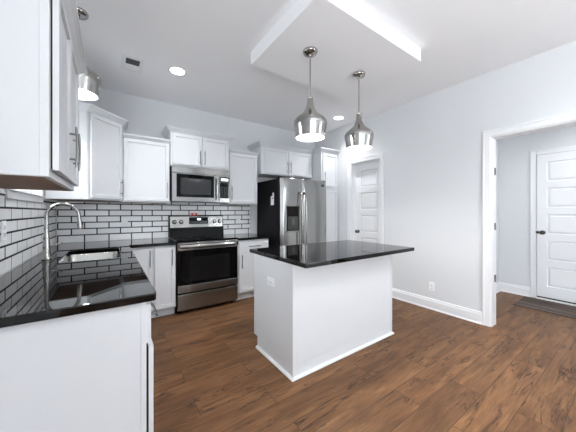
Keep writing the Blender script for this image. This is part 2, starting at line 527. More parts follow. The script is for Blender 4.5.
# pantry door, set back in its jamb
d1 = thing('door_1', 'white five-panel pantry door beside the tall cabinet', 'door', (XR, (PD0 + PD1) / 2, 0)); d1['kind'] = 'structure'
b = MB(); casing_x(b, XR, -1, PD0 + .004, PD1 - .004, PDZ - .004); b.build('casing', d1)
b = MB(); b.box((XR + .001, PD0 + .0005, 0), (HX0 - .03, PD0 + .016, PDZ), M['trim']); b.box((XR + .001, PD1 - .016, 0), (HX0 - .03, PD1 - .0005, PDZ), M['trim'])
b.box((XR + .001, PD0 + .016, PDZ - .016), (HX0 - .03, PD1 - .016, PDZ - .0005), M['trim'])
b.box((XR + .075, PD0 + .016, 0), (XR + .099, PD0 + .028, PDZ - .016), M['trim']); b.box((XR + .075, PD1 - .028, 0), (XR + .099, PD1 - .016, PDZ - .016), M['trim'])
b.box((XR + .075, PD0 + .028, PDZ - .028), (XR + .099, PD1 - .028, PDZ - .016), M['trim']); b.build('jamb', d1)
b = MB(); panel_door(b, XR + .10, -1, PD0 + .018, PD1 - .018, .008, PDZ - .02); b.build('slab', d1)
door_knob(d1, XR + .10, PD1 - .075, .945, -1, 'dark bronze knob')
b = MB(); b.box((HX0 - .03, PD0 - .05, 0), (HX0 - .02, PD1 + .05, PDZ), M['wall']); b.build('closet_back', d1)

# hall door
HD0, HD1, HDZ = .10, .968, 2.125
d2 = thing('door_2', 'white five-panel entry door in the hall', 'door', (HX1, (HD0 + HD1) / 2, 0)); d2['kind'] = 'structure'
b = MB(); casing_x(b, HX1, -1, HD0 - .006, HD1 + .006, HDZ + .006); b.build('casing', d2)
b = MB(); b.box((HX1 - .004, HD0 - .008, .0), (HX1 - .001, HD1 + .008, HDZ + .008), M['gap']); b.build('door_gap_shade', d2)  # black sheet painting the shade in the gap round the slab
b = MB(); panel_door(b, HX1 - .03, -1, HD0, HD1, .045, HDZ, .025); b.build('slab', d2)
b = MB(); b.box((HX1 - .05, HD0 - .005, 0), (HX1 - .004, HD1 + .005, .022), M['vent'], .004); b.build('threshold', d2)
door_knob(d2, HX1 - .03, HD1 - .062, .985, -1, 'dark bronze knob')
b = MB(); b.lathe([(0, 0), (.02, 0), (.02, -.004), (0, -.004)], (HX1 - .03, HD1 - .006, .985), M['bronze'], 12, 'X')
b.build('latch_plate', d2)

# windows
def window(name, label, axis, p, a0, a1, z0, z1, inward, sill=True, cas=.07):
    w = thing(name, label, 'window', (p, (a0 + a1) / 2, z0) if axis == 'x' else ((a0 + a1) / 2, p, z0)); w['kind'] = 'structure'
    def bx(b, n0, n1, u0, u1, za, zb, m, bev=.003):
        if axis == 'x': b.box((p + inward * n0, u0, za), (p + inward * n1, u1, zb), m, bev)
        else: b.box((u0, p + inward * n0, za), (u1, p + inward * n1, zb), m, bev)
    b = MB()
    bx(b, .001, .018, a0 - cas, a0, z0, z1 + cas, M['trim']); bx(b, .001, .018, a1, a1 + cas, z0, z1 + cas, M['trim']); bx(b, .001, .018, a0, a1, z1, z1 + cas, M['trim'])
    b.build('casing', w)
    b = MB(); s_ = .04
    bx(b, -.09, -.05, a0, a0 + s_, z0, z1, M['trim']); bx(b, -.09, -.05, a1 - s_, a1, z0, z1, M['trim'])
    bx(b, -.09, -.05, a0 + s_, a1 - s_, z0, z0 + s_, M['trim']); bx(b, -.09, -.05, a0 + s_, a1 - s_, z1 - s_, z1, M['trim'])
    zm = (z0 + z1) / 2; bx(b, -.085, -.055, a0 + s_, a1 - s_, zm - .02, zm + .02, M['trim'])
    b.build('window_frame', w)
    b = MB(); bx(b, -.072, -.068, a0 + s_, a1 - s_, z0 + s_, z1 - s_, M['pane'], 0); b.build('pane', w)
    b = MB(); bx(b, .001, .030, a0 - cas, a1 + cas, z0 - .012, z0, M['trim']); bx(b, .001, .016, a0 - cas, a1 + cas, z0 - .062, z0 - .012, M['trim'])
    b.build('window_sill', w)
window('window_1', 'white cased window above the sink', 'x', XL, *W_SINK, 1)
window('window_2', 'wide window in the rear wall behind the viewer', 'y', YR, *W_REAR[0], 1)
window('added_window_4', 'unseen window added in the left wall behind the viewer for fill light', 'x', XL, *W_LEFT_FILL, 1)
window('added_window_3', 'unseen window added in the right wall behind the viewer for fill light', 'x', XR, *W_SIDE_FILL, -1)


# ------------------------------------------------------------------ tiled backsplashes (part of the walls)
def tiles(name, parent, F, x0, x1, z0, ztop, joint, pitch=.0765, L=.2465, g=.0128):
    """F: local x along the wall, y outward; joint = x of a joint in the first row; ztop(x) = upper limit"""
    b = MB()
    segs = ztop
    for (a, c, zt) in segs: b.box((a, .0005, z0 - .011), (c, .0055, zt), M['grout'], T=F)
    d, ch = .0062, .0012
    row = 0; z = z0
    zmax = max(s_[2] for s_ in segs)
    while z < zmax - .012:
        off = joint + (L / 2 if row % 2 else 0)
        kx = math.floor((x0 - off) / L)
        x = off + kx * L
        while x < x1:
            for (a, c, zt) in segs:
                u0, u1 = max(x + g / 2, a), min(x + L - g / 2, c)
                w0, w1 = (z + g / 2 if row else z0 - .0095), min(z + pitch - g / 2, zt)
                if u1 - u0 < .012 or w1 - w0 < .008: continue
                R = [[(F @ Vector(p))[:] for p in ((u0 + q, y, w0 + q), (u1 - q, y, w0 + q), (u1 - q, y, w1 - q), (u0 + q, y, w1 - q))] for q, y in ((0, .002), (0, d - .0006), (ch, d))]
                b.loft(R, M['tile'], False, True)
            x += L
        z += pitch; row += 1
    o = b.build(name, parent); return o
tb = tiles('tile_backsplash', wall_back, frame((0, YB), (1, 0), (0, -1)), XL, 1.992, .928, [(XL + .012, .675, 1.405), (.675, 1.47, 1.44), (1.47, 1.992, 1.405)], .236)
tb['label'] = 'white subway tiles with dark grout'
tl = tiles('tile_backsplash', wall_left, frame((XL, 0), (0, 1), (1, 0)), 1.30, YB, .928, [(1.30, 2.228, 1.405), (2.228, 3.222, 1.366), (3.222, YB, 1.405)], 2.337)
tl['label'] = 'white subway tiles with dark grout'

# ------------------------------------------------------------------ cabinets
CROWN = lambda zt: [(0, zt - .068), (.008, zt - .068), (.013, zt - .058), (.022, zt - .050), (.046, zt - .024), (.054, zt - .020), (.056, zt - .014), (.064, zt - .013), (.064, zt), (0, zt)]
TOE_H, TOE_D, CT0, CT1 = .105, .07, .880, .915


def wall_cab(label, F, W, D, z0, z1, doors, crown_top, crown_path, handle_z=None, under=False, group='white shaker wall cabinets', pairs=None, name='wall_cabinet', body=None, dz=(.018, .012)):
    """F: local x across the front, y outward from the face-frame plane. doors = [(x0, x1, handle_x or None)]"""
    org = F @ Vector((W / 2, -D / 2, z0)); t = thing(name, label, 'cabinet', org, group)
    b = MB()
    if body: b.prism(body, z0, z1, M['cab'], .0015)
    else: b.box((0, -D, z0), (W, 0, z1), M['cab'], .0015, T=F)
    if under: b.box((-.0035, -.027, z0), (.001, 0, z1), M['cab'], .001, T=F)
    b.build('body', t)
    if under or body or z0 < 1.5:
        b = MB()
        if body: c_ = Vector((sum(p[0] for p in body) / len(body), sum(p[1] for p in body) / len(body))); b.prism([tuple(c_ + (Vector(p) - c_) * .93) for p in body], z0 - .0015, z0 + .002, M['under'])
        else: b.box((.018, -D + .012, z0 - .0015), (W - .018, -.02, z0 + .002), M['under'], T=F)
        u = b.build('underside', t); u['label'] = 'brown unpainted underside'
    for (x0, x1, hx) in doors:
        Fd = F @ Matrix.Translation((0, .006, 0))
        dr = shaker(Fd, x0, x1, z0 + dz[0], z1 - dz[1]).build('door', t)
        g = MB(); g.box((x0 + .005, -.0005, z0 + dz[0] + .005), (x1 - .005, .0065, z1 - dz[1] - .005), M['gap'], T=F); g.build('gap_shade', dr)  # black sheet behind the door, shade of the gap put into colour
        if hx is not None:
            zz = handle_z if handle_z else z0 + .165
            pull(Fd, hx, zz).build('handle', dr)
    if crown_path:
        b = MB(); b.sweep(crown_path, CROWN(crown_top), M['cab'])
        b.prism([p for p in crown_path] + ([] if len(crown_path) > 2 else []), crown_top - .004, crown_top - .001, M['cab']) if len(crown_path) > 2 else None
        b.build('crown_molding', t)
    return t


FB = lambda x, y: frame((x, y), (1, 0), (0, -1))    # faces the camera side (-Y)
FX = lambda x, y: frame((x, y), (0, 1), (1, 0))     # on the left wall, faces +X

# left wall cabinet, close to the camera
yL0, yL1 = 1.33, 2.17
wall_cab('white wall cabinet on the left wall nearest the viewer, showing its brown underside', FX(-.192, yL0), yL1 - yL0, .326, 1.421, 2.215,
         [(.026, .413, .345), (.421, .815, .49)], 2.255, [(XL + .002, yL0), (-.192, yL0), (-.192, yL1), (XL + .002, yL1)], 1.615, True, dz=(.030, .012))
# diagonal corner cabinet
P0, P1 = Vector((-.195, 3.345)), Vector((.120, 3.672))
dv = (P1 - P0).normalized(); nv = Vector((dv.y, -dv.x)); WD = (P1 - P0).length
wall_cab('tall white diagonal wall cabinet in the corner by the window', frame((P0.x, P0.y), dv, nv), WD, .3, 1.415, 2.335,
         [(.028, WD - .022, WD - .050)], 2.396, [(XL + .002, P0.y), (P0.x, P0.y), (P1.x, P1.y), (P1.x, YB - .012)], 1.415 + .155,
         body=[(XL + .011, P0.y), (P0.x, P0.y), (P1.x, P1.y), (P1.x, YB - .011), (XL + .011, YB - .011)])
# between corner cabinet and microwave
wall_cab('single-door white wall cabinet left of the microwave', FB(.124, 3.672), .526, .316, 1.405, 2.195, [(.012, .514, .487)], 2.232, [(.124, 3.672), (.650, 3.672)])
# above the microwave
wall_cab('raised two-door white wall cabinet above the microwave', FB(.654, 3.640), .812, .35, 1.905, 2.345, [(.024, .402, .374), (.410, .788, .438)], 2.408,
         [(.654, YB - .012), (.654, 3.640), (1.466, 3.640), (1.466, YB - .012)], 2.035)
# right of the microwave
wall_cab('single-door white wall cabinet between the microwave and refrigerator', FB(1.470, 3.672), .492, .316, 1.405, 2.195, [(.012, .480, .040)], 2.232, [(1.470, 3.672), (1.962, 3.672)])
# above the refrigerator
wall_cab('wide two-door white wall cabinet above the refrigerator', FB(1.995, 3.60), 1.075, .39, 1.905, 2.345, [(.045, .520, .490), (.528, 1.035, .560)], 2.408,
         [(1.995, YB - .012), (1.995, 3.60), (3.068, 3.60)], 2.045)
# tall pantry cabinet
F = FB(3.078, 3.365); Wp = XR - .004 - 3.078
t = thing('pantry_cabinet', 'tall white pantry cabinet in the corner right of the refrigerator', 'cabinet', (3.28, 3.68, 0))
b = MB(); b.box((0, -.62, TOE_H), (Wp, 0, 2.36), M['cab'], .0015, T=F); b.box((0, -.62, 0), (Wp, -TOE_D, TOE_H), M['cab'], T=F); b.build('body', t)
Fd = F @ Matrix.Translation((0, .006, 0))
d = shaker(Fd, .03, Wp - .022, 1.745, 2.335).build('door', t); pull(Fd, .058, 1.745 + .155).build('handle', d)
d = shaker(Fd, .03, Wp - .022, .12, 1.685).build('door', t); pull(Fd, .058, 1.30).build('handle', d)
b = MB(); b.sweep([(3.078, 3.53), (3.078, 3.365), (XR - .004, 3.365)], CROWN(2.42), M['cab']); b.prism([(3.078, 3.985), (3.078, 3.365), (XR - .004, 3.365), (XR - .004, 3.985)], 2.36, 2.40, M['cab']); b.build('crown_molding', t)


# base cabinets
def base_cab(label, F, W, D, fronts, open_top=False, toe_x=None, name='base_cabinet', body_extra=None, group='white shaker base cabinets', ajar=.006, end=False):
    t = thing(name, label, 'cabinet', F @ Vector((W / 2, -D / 2, 0)), group)
    b = MB()
    if open_top:
        b.box((0, -D, TOE_H), (.018, 0, CT0), M['cab'], T=F); b.box((W - .018, -D, TOE_H), (W, 0, CT0), M['cab'], T=F)
        b.box((.018, -D, TOE_H), (W - .018, -.02, TOE_H + .018), M['cab'], T=F); b.box((.018, -D, TOE_H), (W - .018, -D + .01, CT0 - .3), M['cab'], T=F)
        b.box((.018, -.02, TOE_H), (W - .018, 0, CT0), M['cab'], T=F)
    else: b.box((0, -D, TOE_H), (W, 0, CT0), M['cab'], .001, T=F)
    if end: b.box((-.004, -.022, 0), (.001, 0, CT0 - .001), M['cab'], .001, T=F); b.box((-.001, -D, 0), (.004, -.02, CT0 - .001), M['cab'], .0005, T=F)
    b.build('body', t)
    b = MB(); b.box((.0, -D, 0), (W, -TOE_D, TOE_H), M['cab'], T=F); b.build('toe_kick', t)
    Fd = F @ Matrix.Translation((0, .006, 0))
    for kind, x0, x1, z0, z1, hx, hz in fronts:
        Fd = F @ Matrix.Translation((0, .002 if kind == 'drawer' else ajar, 0))
        o = shaker(Fd, x0, x1, z0, z1, flat=(kind == 'drawer')).build(kind, t)
        g = MB(); g.box((x0 + .005, -.0005, z0 + .005), (x1 - .005, .0015 if kind == 'drawer' else ajar + .0005, z1 - .005), M['gap'], T=F); g.build('gap_shade', o)  # black filler painting the shade between front and carcass
        if hx is not None: pull(Fd, hx, hz, vertical=(kind == 'door')).build('handle', o)
    return t


XF = .136          # face-frame plane of the left run
DB = XF - XL - .012
base_cab('white base cabinet with a plain end panel nearest the viewer, under the black worktop', FX(XF, 1.322), .30, DB,
         [('drawer', .022, .288, .675, .855, .135, .79), ('door', .022, .288, .12, .660, None, 0)], ajar=.012, end=True)
base_cab('white base cabinet in the left run before the sink cabinet', FX(XF, 1.624), .74, DB,
         [('drawer', .022, .718, .695, .855, .37, .79), ('door', .022, .367, .12, .675, .332, .57), ('door', .373, .718, .12, .675, .408, .57)])
base_cab('white sink base cabinet under the stainless sink', FX(XF, 2.366), .936, DB,
         [('drawer', .022, .914, .695, .855, None, 0), ('door', .022, .465, .12, .675, .43, .57), ('door', .471, .914, .12, .675, .506, .57)], open_top=True)
# back run left of the range
YF = 3.395
base_cab('white two-door base cabinet in the corner left of the range', FB(.150, YF), .520, .592,
         [('door', .010, .258, .125, .853, .232, .735), ('door', .286, .512, .125, .853, .470, .735)])
base_cab('white base cabinet with one drawer between the range and refrigerator', FB(1.496, YF), .514, .592,
         [('drawer', .014, .500, .705, .853, .257, .785), ('door', .014, .500, .125, .685, .052, .575)])


# worktops
def slab_curve(name, loops, z0, z1, bev, m, origin):
    cu = bpy.data.curves.new(name, 'CURVE'); cu.dimensions = '2D'; cu.fill_mode = 'BOTH'
    for lp in loops:
        sp = cu.splines.new('POLY'); sp.points.add(len(lp) - 1)
        for p, q in zip(sp.points, lp): p.co = (q[0] - origin[0], q[1] - origin[1], 0, 1)
        sp.use_cyclic_u = True
    cu.extrude = (z1 - z0) / 2 - bev; cu.bevel_depth = bev; cu.bevel_resolution = 2; cu.offset = -bev
    tmp = bpy.data.objects.new('tmp', cu); COL.objects.link(tmp)
    dg = bpy.context.evaluated_depsgraph_get()
    me = bpy.data.meshes.new_from_object(tmp.evaluated_get(dg)); me.name = name
    bpy.data.objects.remove(tmp); bpy.data.curves.remove(cu)
    me.materials.clear(); me.materials.append(m)
    for p in me.polygons: p.use_smooth = False
    o = bpy.data.objects.new(name, me); COL.objects.link(o); o.location = (origin[0], origin[1], (z0 + z1) / 2)
    return o


SX0, SX1, SY0, SY1 = -.315, .075, 2.475, 3.17
cx, cy = .176, 3.345
corner = [(cx - .022 * (1 - cos(a)), 1.297 + .022 * (1 - sin(a))) for a in [i * pi / 12 for i in range(7)]]
Lp = [(XL + .011, 1.297)] + [(x, y) for x, y in corner[::-1]] + [(cx, cy), (.672, cy), (.672, YB - .011), (XL + .011, YB - .011)]
o = slab_curve('countertop', [Lp, [p[:2] for p in rrect(SX0, SX1, SY0, SY1, .05, 0)][::-1]], CT0, CT1, .004, M['granite'], (0, 2.2))
tag(o, 'L-shaped polished black granite worktop around the sink', 'countertop', None)
o = slab_curve('countertop', [[(1.494, cy), (2.030, cy), (2.030, YB - .011), (1.494, YB - .011)]], CT0, CT1, .004, M['granite'], (1.76, 3.67))
tag(o, 'short black granite worktop between the range and refrigerator', 'countertop')

# sink
t = thing('kitchen_sink', 'stainless undermount sink set in the black worktop below the faucet', 'sink', ((SX0 + SX1) / 2, (SY0 + SY1) / 2, CT0))
b = MB(); e = .004
R = [rrect(SX0 - .02, SX1 + .02, SY0 - .02, SY1 + .02, .06, CT0 - .0015), rrect(SX0 - e, SX1 + e, SY0 - e, SY1 + e, .052, CT0 - .0015), rrect(SX0 - e + .002, SX1 + e - .002, SY0 - e + .002, SY1 + e - .002, .05, CT0 - .006),
     rrect(SX0 + .006, SX1 - .006, SY0 + .006, SY1 - .006, .055, CT0 - .15), rrect(SX0 + .03, SX1 - .03, SY0 + .03, SY1 - .03, .06, CT0 - .19), rrect(SX0 + .15, SX1 - .15, SY0 + .2, SY1 - .2, .03, CT0 - .197)]
b.loft(R, M['steelv'], True, True); b.build('bowl', t)
b = MB(); b.lathe([(.045, 0), (.045, .003), (.036, .004), (.030, -.002), (.001, -.002)], ((SX0 + SX1) / 2, (SY0 + SY1) / 2, CT0 - .1965), M['chrome'], 24); b.build('drain', t)

# faucet
fx, fy = -.405, 2.70
t = thing('faucet', 'tall gooseneck pull-down nickel faucet behind the sink', 'faucet', (fx, fy, CT1))
b = MB(); b.lathe([(.001, 0), (.030, 0), (.030, .006), (.026, .012), (.0245, .05), (.0225, .12), (.017, .20), (.0135, .26)], (fx, fy, CT1), M['chrome'], 28); b.build('base', t)
pts = [(fx, fy, CT1 + .25)]; Rr = .098; zc = 1.252
pts += [(fx, fy, zc - .04)]
for i in range(0, 19):
    a = pi - pi * 1.04 * i / 18; pts.append((fx + Rr + Rr * cos(a), fy, zc + Rr * sin(a)))
b = MB(); b.tube(pts, .0125, M['chrome'], 16); b.build('spout', t)
ex = fx + 2 * Rr + .000
b = MB(); b.tube([(ex - .001, fy, zc - .006), (ex + .003, fy, zc - .04), (ex + .006, fy, zc - .085), (ex + .007, fy, zc - .105)], [.0145, .0155, .0185, .0175], M['chrome'], 18)
sh = b.build('spray_head', t)
b = MB(); b.box((ex + .014, fy - .007, zc - .075), (ex + .026, fy + .007, zc - .045), M['slot'], .002); b.build('button', sh)
b = MB(); b.tube([(fx, fy, CT1 + .09), (fx + .002, fy + .035, CT1 + .09)], [.014, .012], M['chrome'], 14); b.tube([(fx + .003, fy + .033, CT1 + .090), (fx + .045, fy + .06, CT1 + .105), (fx + .085, fy + .075, CT1 + .118)], [.006, .005, .0055], M['chrome'], 10); b.build('lever', t)

# ------------------------------------------------------------------ kitchen island
IX0, IX1, IY0, IY1 = 1.148, 2.436, 1.572, 2.215
t = thing('kitchen_island', 'white panelled kitchen island in the middle of the room', 'island', ((IX0 + IX1) / 2, (IY0 + IY1) / 2, 0))
b = MB(); b.box((IX0, IY0, TOE_H), (IX1, IY1, CT0), M['cab'], .0015); b.box((IX0, IY0, 0), (IX1, IY1 - TOE_D, TOE_H), M['cab']); b.build('body', t)
for x in (IX0 - .006, IX1 - .012):
    b = MB(); b.box((x, IY0 - .006, .018), (x + .018, IY0 + .018, CT0 - .001), M['cab'], .002); b.build('corner_trim', t)
b = MB(); q = [(0, .001), (.020, .001), (.019, .010), (.012, .018), (0, .020)]
b.sweep([(IX1, IY1 - TOE_D), (IX1, IY0 - .001), (IX0, IY0 - .001), (IX0, IY1 - TOE_D)][::-1], q, M['trim'])
b.build('shoe_molding', t)
Fi = frame((IX1, IY1), (-1, 0), (0, 1)); Fd = Fi @ Matrix.Translation((0, .006, 0)); wI = (IX1 - IX0) / 3
for i in range(3):
    x0, x1 = i * wI + .015, (i + 1) * wI - .015
    d = shaker(Fd, x0, x1, .705, .853, flat=True).build('drawer', t); pull(Fd, (x0 + x1) / 2, .785, vertical=False).build('handle', d)
    d = shaker(Fd, x0, x1, .125, .685).build('door', t); pull(Fd, x1 - .035, .575).build('handle', d)
o = slab_curve('countertop', [[(1.146, 1.412), (2.598, 1.412), (2.598, 2.305), (1.146, 2.305)]], CT0, CT1, .004, M['granite'], (1.826, 1.806))
tag(o, 'polished black granite worktop overhanging the island', 'countertop')


# ------------------------------------------------------------------ outlets and switch plates
def outlet(label, F, x, z, kind='outlet', group='white outlet plates', lying=False):
    c = F @ Vector((x, 0, z))
    if lying: F = F @ Matrix.Translation((x, 0, z)) @ Matrix.Rotation(pi / 2, 4, 'Y') @ Matrix.Translation((-x, 0, -z))
    t = thing('wall_outlet' if kind == 'outlet' else 'light_switch', label, 'outlet' if kind == 'outlet' else 'switch', c, group)
    b = MB(); b.box((x - .036, .0005, z - .058), (x + .036, .007, z + .058), M['plastic'], .003, T=F); b.build('cover_plate', t)
    if kind == 'outlet':
        for s_ in (-1, 1):
            b = MB(); zz = z + s_ * .02
            b.lathe([(.017, .006), (.0165, .0095), (.001, .0095)], (0, 0, 0), M['plastic'], 20, 'Y')
            b.v = [tuple(F @ Vector((x + p[0], p[1], zz + p[2] * .85))) for p in b.v]
            r = b.build('receptacle', t)
            g = MB()
            for dx in (-.006, .006): g.box((x + dx - .0012, .0092, zz - .001), (x + dx + .0012, .0102, zz + .008), M['slot'], T=F)
            g.box((x - .002, .0092, zz - .010), (x + .002, .0102, zz - .006), M['slot'], T=F); g.build('slot', r)
    else:
        b = MB(); b.box((x - .016, .006, z - .033), (x + .016, .0085, z + .033), M['plastic'], .001, T=F)
        b.box((x - .013, .008, z - .028), (x + .013, .011, z + .002), M['plastic'], .002, T=F); b.build('rocker', t)
    return t
FRW = frame((XR, 0), (0, -1), (-1, 0))
FT = frame((0, YB - .0060), (1, 0), (0, -1)); FTL = frame((XL + .0060, 0), (0, 1), (1, 0))
outlet('white outlet low on the right wall above the baseboard', FRW, -1.66, .300)
outlet('white outlet on the left end of the island', frame((IX0, 0), (0, -1), (-1, 0)), -1.895, .680, lying=True)
outlet('white switch plate on the tiles between sink and range', FT, .158, 1.147, 'switch')
outlet('white outlet on the tiles right of the range', FT, 1.775, 1.165)
outlet('white outlet on the left wall tiles at the picture edge', FTL, 2.175, 1.175)

# ------------------------------------------------------------------ range
RX0, RX1, RF, RB = .680, 1.484, 3.352, 3.978
t = thing('range', 'freestanding stainless electric range with black glass oven door', 'range', ((RX0 + RX1) / 2, 3.66, 0))
b = MB(); b.box((RX0, RF + .04, .03), (RX1, RB, .905), M['black'], .004)
for x in (RX0 + .05, RX1 - .05):
    for y in (RF + .1, RB - .06): b.lathe([(.02, 0), (.02, .032)], (x, y, 0), M['black'], 12, cap=True)
b.build('body', t)
b = MB(); b.box((RX0 - .002, RF + .010, .904), (RX1 + .002, RB - .07, .924), M['glass'], .006)
ct = b.build('cooktop', t)
for (x, y, r) in ((.88, 3.52, .11), (1.28, 3.52, .085), (.88, 3.77, .085), (1.28, 3.77, .11)):
    b = MB(); b.lathe([(r, 0), (r, .0008), (r - .004, .0008), (r - .004, 0)], (x, y, .9242), M['slot'], 36); b.build('burner_ring', ct)
od = MB(); od.box((RX0 + .006, RF, .268), (RX1 - .006, RF + .045, .896), M['black'], .004)
odo = od.build('oven_door', t)
b = MB(); b.box((RX0 + .008, RF - .004, .362), (RX1 - .008, RF + .004, .800), M['glass'], .002); g = b.build('glass_panel', odo)
b = MB(); b.box((RX0 + .15, RF - .0055, .395), (RX1 - .12, RF - .0035, .715), M['oglass'], .001); b.build('oven_window', odo)
b = MB(); b.box((RX0 + .006, RF - .008, .270), (RX1 - .006, RF + .02, .362), M['steel'], .003); b.build('lower_band', odo)
b = MB(); b.box((RX0 + .006, RF - .006, .800), (RX1 - .006, RF + .02, .896), M['steel'], .003); b.build('upper_band', odo)
b = MB()
pts = [(RX0 + .02 + (RX1 - RX0 - .04) * i / 12, RF - .046 - .006 * (1 - (i / 6 - 1) ** 2), .852) for i in range(13)]
rings = []
for p in pts: rings.append([(p[0], p[1] + .011 * cos(a), p[2] + .024 * sin(a)) for a in [2 * pi * q / 16 for q in range(16)]])
b.loft(rings, M['steel'], True, True); b.add(rings[0], [tuple(reversed(range(16)))], M['steel'])
for x in (RX0 + .05, RX1 - .05): b.box((x - .012, RF - .045, .838), (x + .012, RF - .004, .866), M['steel'], .003)
b.build('handle', odo)
b = MB(); b.box((RX0 + .006, RF - .004, .050), (RX1 - .006, RF + .04, .250), M['steel'], .005); b.build('drawer', t)
# backguard
pr = [(RB - .085, .924), (RB - .075, 1.040), (RB - .072, 1.045), (RB - .055, 1.225), (RB - .045, 1.235), (RB, 1.235), (RB, .924)]
b = MB(); n = len(pr)
V = [(x, y, z) for x in (RX0 + .004, RX1 - .004) for y, z in pr]
b.add(V, [tuple(range(n)), tuple(reversed(range(n, 2 * n)))] + [(i, (i + 1) % n, n + (i + 1) % n, n + i) for i in range(n)], M['black'])
bgd = b.build('backguard', t)
def bgp(x, z, o=0):  # point on the sloping front of the backguard
    f = (z - 1.045) / .18; return (x, RB - .072 + .017 * f - o, z + o * .09)
b = MB(); q = [(RX0 + .016, 1.055), (RX1 - .016, 1.055), (RX1 - .016, 1.222), (RX0 + .016, 1.222)]
b.loft([[bgp(x, z, -.002) for x, z in q], [bgp(x, z, .006) for x, z in q], [bgp(x + (.004 if x < 1 else -.004), z + (.004 if z < 1.1 else -.004), .008) for x, z in q]], M['steel'], False, True); b.build('control_panel', bgd)
b = MB(); q = [(.955, 1.105), (1.235, 1.105), (1.235, 1.205), (.955, 1.205)]
b.loft([[bgp(x, z, .006) for x, z in q], [bgp(x, z, .0095) for x, z in q]], M['glass'], False, True)
ds = b.build('display', bgd)
b = MB(); q = [(1.075, 1.162), (1.125, 1.162), (1.125, 1.188), (1.075, 1.188)]
b.loft([[bgp(x, z, .009) for x, z in q], [bgp(x, z, .0102) for x, z in q]], M['led'], False, True); b.build('clock_digits', ds)
b = MB(); q = [(.968, 1.118), (1.222, 1.118), (1.222, 1.146), (.968, 1.146)]
b.loft([[bgp(u, w, .009) for u, w in q], [bgp(u, w, .0100) for u, w in q]], M['grey'], False, True); b.build('touch_strip', ds)
for x in (.755, .845, 1.335, 1.415):
    b = MB(); c = Vector(bgp(x, 1.140, .008)); ax = Vector((0, -1, .09)).normalized(); up_ = Vector((1, 0, 0)).cross(ax)
    rings = [[c + ax * h + (Vector((1, 0, 0)) * cos(a) + up_ * sin(a)) * r for a in [2 * pi * i / 20 for i in range(20)]] for r, h in ((.030, 0), (.030, .006), (.024, .008), (.021, .030), (.018, .033))]
    b.loft(rings, M['steel'], True, True)
    b.box((-.004, -.002, -.019), (.004, .008, .019), M['steel'], .002, T=Matrix.Translation(c + ax * .036) )
    b.build('knob', bgd)

# small red and pink ornament on the backguard
b = MB()
for x, r, mm in ((.985, .017, 'pink'), (1.012, .020, 'red'), (1.040, .022, 'pink'), (1.068, .019, 'red'), (1.093, .015, 'pink')):
    b.lathe([(.001, 0), (r * .6, 0), (r, r * .6), (r * .95, r * 1.1), (r * .5, r * 1.7), (.001, r * 1.85)], (x, RB - .022, 1.2352), M[mm], 14)
tag(b.build('ornament', None, (1.04, RB - .022, 1.2352)), 'small red and pink ornament resting on top of the range', 'ornament')

# ------------------------------------------------------------------ microwave
MX0, MX1, MF, MZ0, MZ1 = .664, 1.456, 3.595, 1.425, 1.895
t = thing('microwave', 'stainless over-the-range microwave above the range', 'microwave', ((MX0 + MX1) / 2, 3.78, MZ0))
b = MB(); b.box((MX0, MF + .03, MZ0 + .012), (MX1, YB - .014, MZ1), M['black'], .003); b.box((MX0 + .06, MF + .08, MZ0 + .002), (MX1 - .06, YB - .06, MZ0 + .013), M['grey'], .002); b.build('body', t)
b = MB(); b.box((MX0, MF, MZ1 - .085), (MX1, MF + .012, MZ1), M['steel'], .004); b.box((MX0, MF + .012, MZ1 - .085), (MX1, MF + .03, MZ1), M['black']); b.build('vent_grille', t)
dm = MB(); dm.box((MX0, MF - .004, MZ0), (1.300, MF + .010, MZ1 - .087), M['steel'], .006); dm.box((MX0, MF + .010, MZ0), (1.300, MF + .03, MZ1 - .087), M['black']); dmo = dm.build('door', t)
b = MB(); b.box((MX0 + .055, MF - .0065, MZ0 + .062), (1.222, MF - .002, MZ1 - .100), M['glass'], .002); b.build('door_glass', dmo)
b = MB(); b.box((MX0 + .105, MF - .0078, MZ0 + .098), (1.175, MF - .005, MZ1 - .150), M['mglass'], .001); b.build('window_screen', dmo)
b = MB(); pts = [(1.262, MF - .035 - .010 * (1 - (i / 6 - 1) ** 2), MZ0 + .035 + .315 * i / 12) for i in range(13)]
b.tube(pts, .0125, M['steel'], 14)
for z in (MZ0 + .06, MZ0 + .325): b.tube([(1.262, MF - .003, z), (1.262, MF - .037, z)], .009, M['steel'], 10)
b.build('handle', dmo)
b = MB(); b.box((1.302, MF - .004, MZ0), (MX1, MF + .031, MZ1 - .087), M['steel'], .005); b.box((1.308, MF - .0065, MZ0 + .062), (MX1 - .012, MF - .002, MZ1 - .100), M['glass'], .002)
cp = b.build('control_panel', t)
b = MB(); b.box((1.325, MF - .0075, MZ1 - .155), (1.43, MF - .006, MZ1 - .122), M['led']); b.build('clock_digits', cp)
for i in range(3):
    for j in range(6):
        b = MB(); b.box((1.330 + i * .035, MF - .0074, MZ0 + .085 + j * .026), (1.352 + i * .035, MF - .006, MZ0 + .097 + j * .026), M['grey']); b.build('key', cp)
b = MB(); b.lathe([(.013, 0), (.013, -.003), (.001, -.003)], (1.075, MF, MZ1 - .045), M['chrome'], 20, 'Y'); bd = b.build('badge', t); bd['label'] = 'small round silver badge'

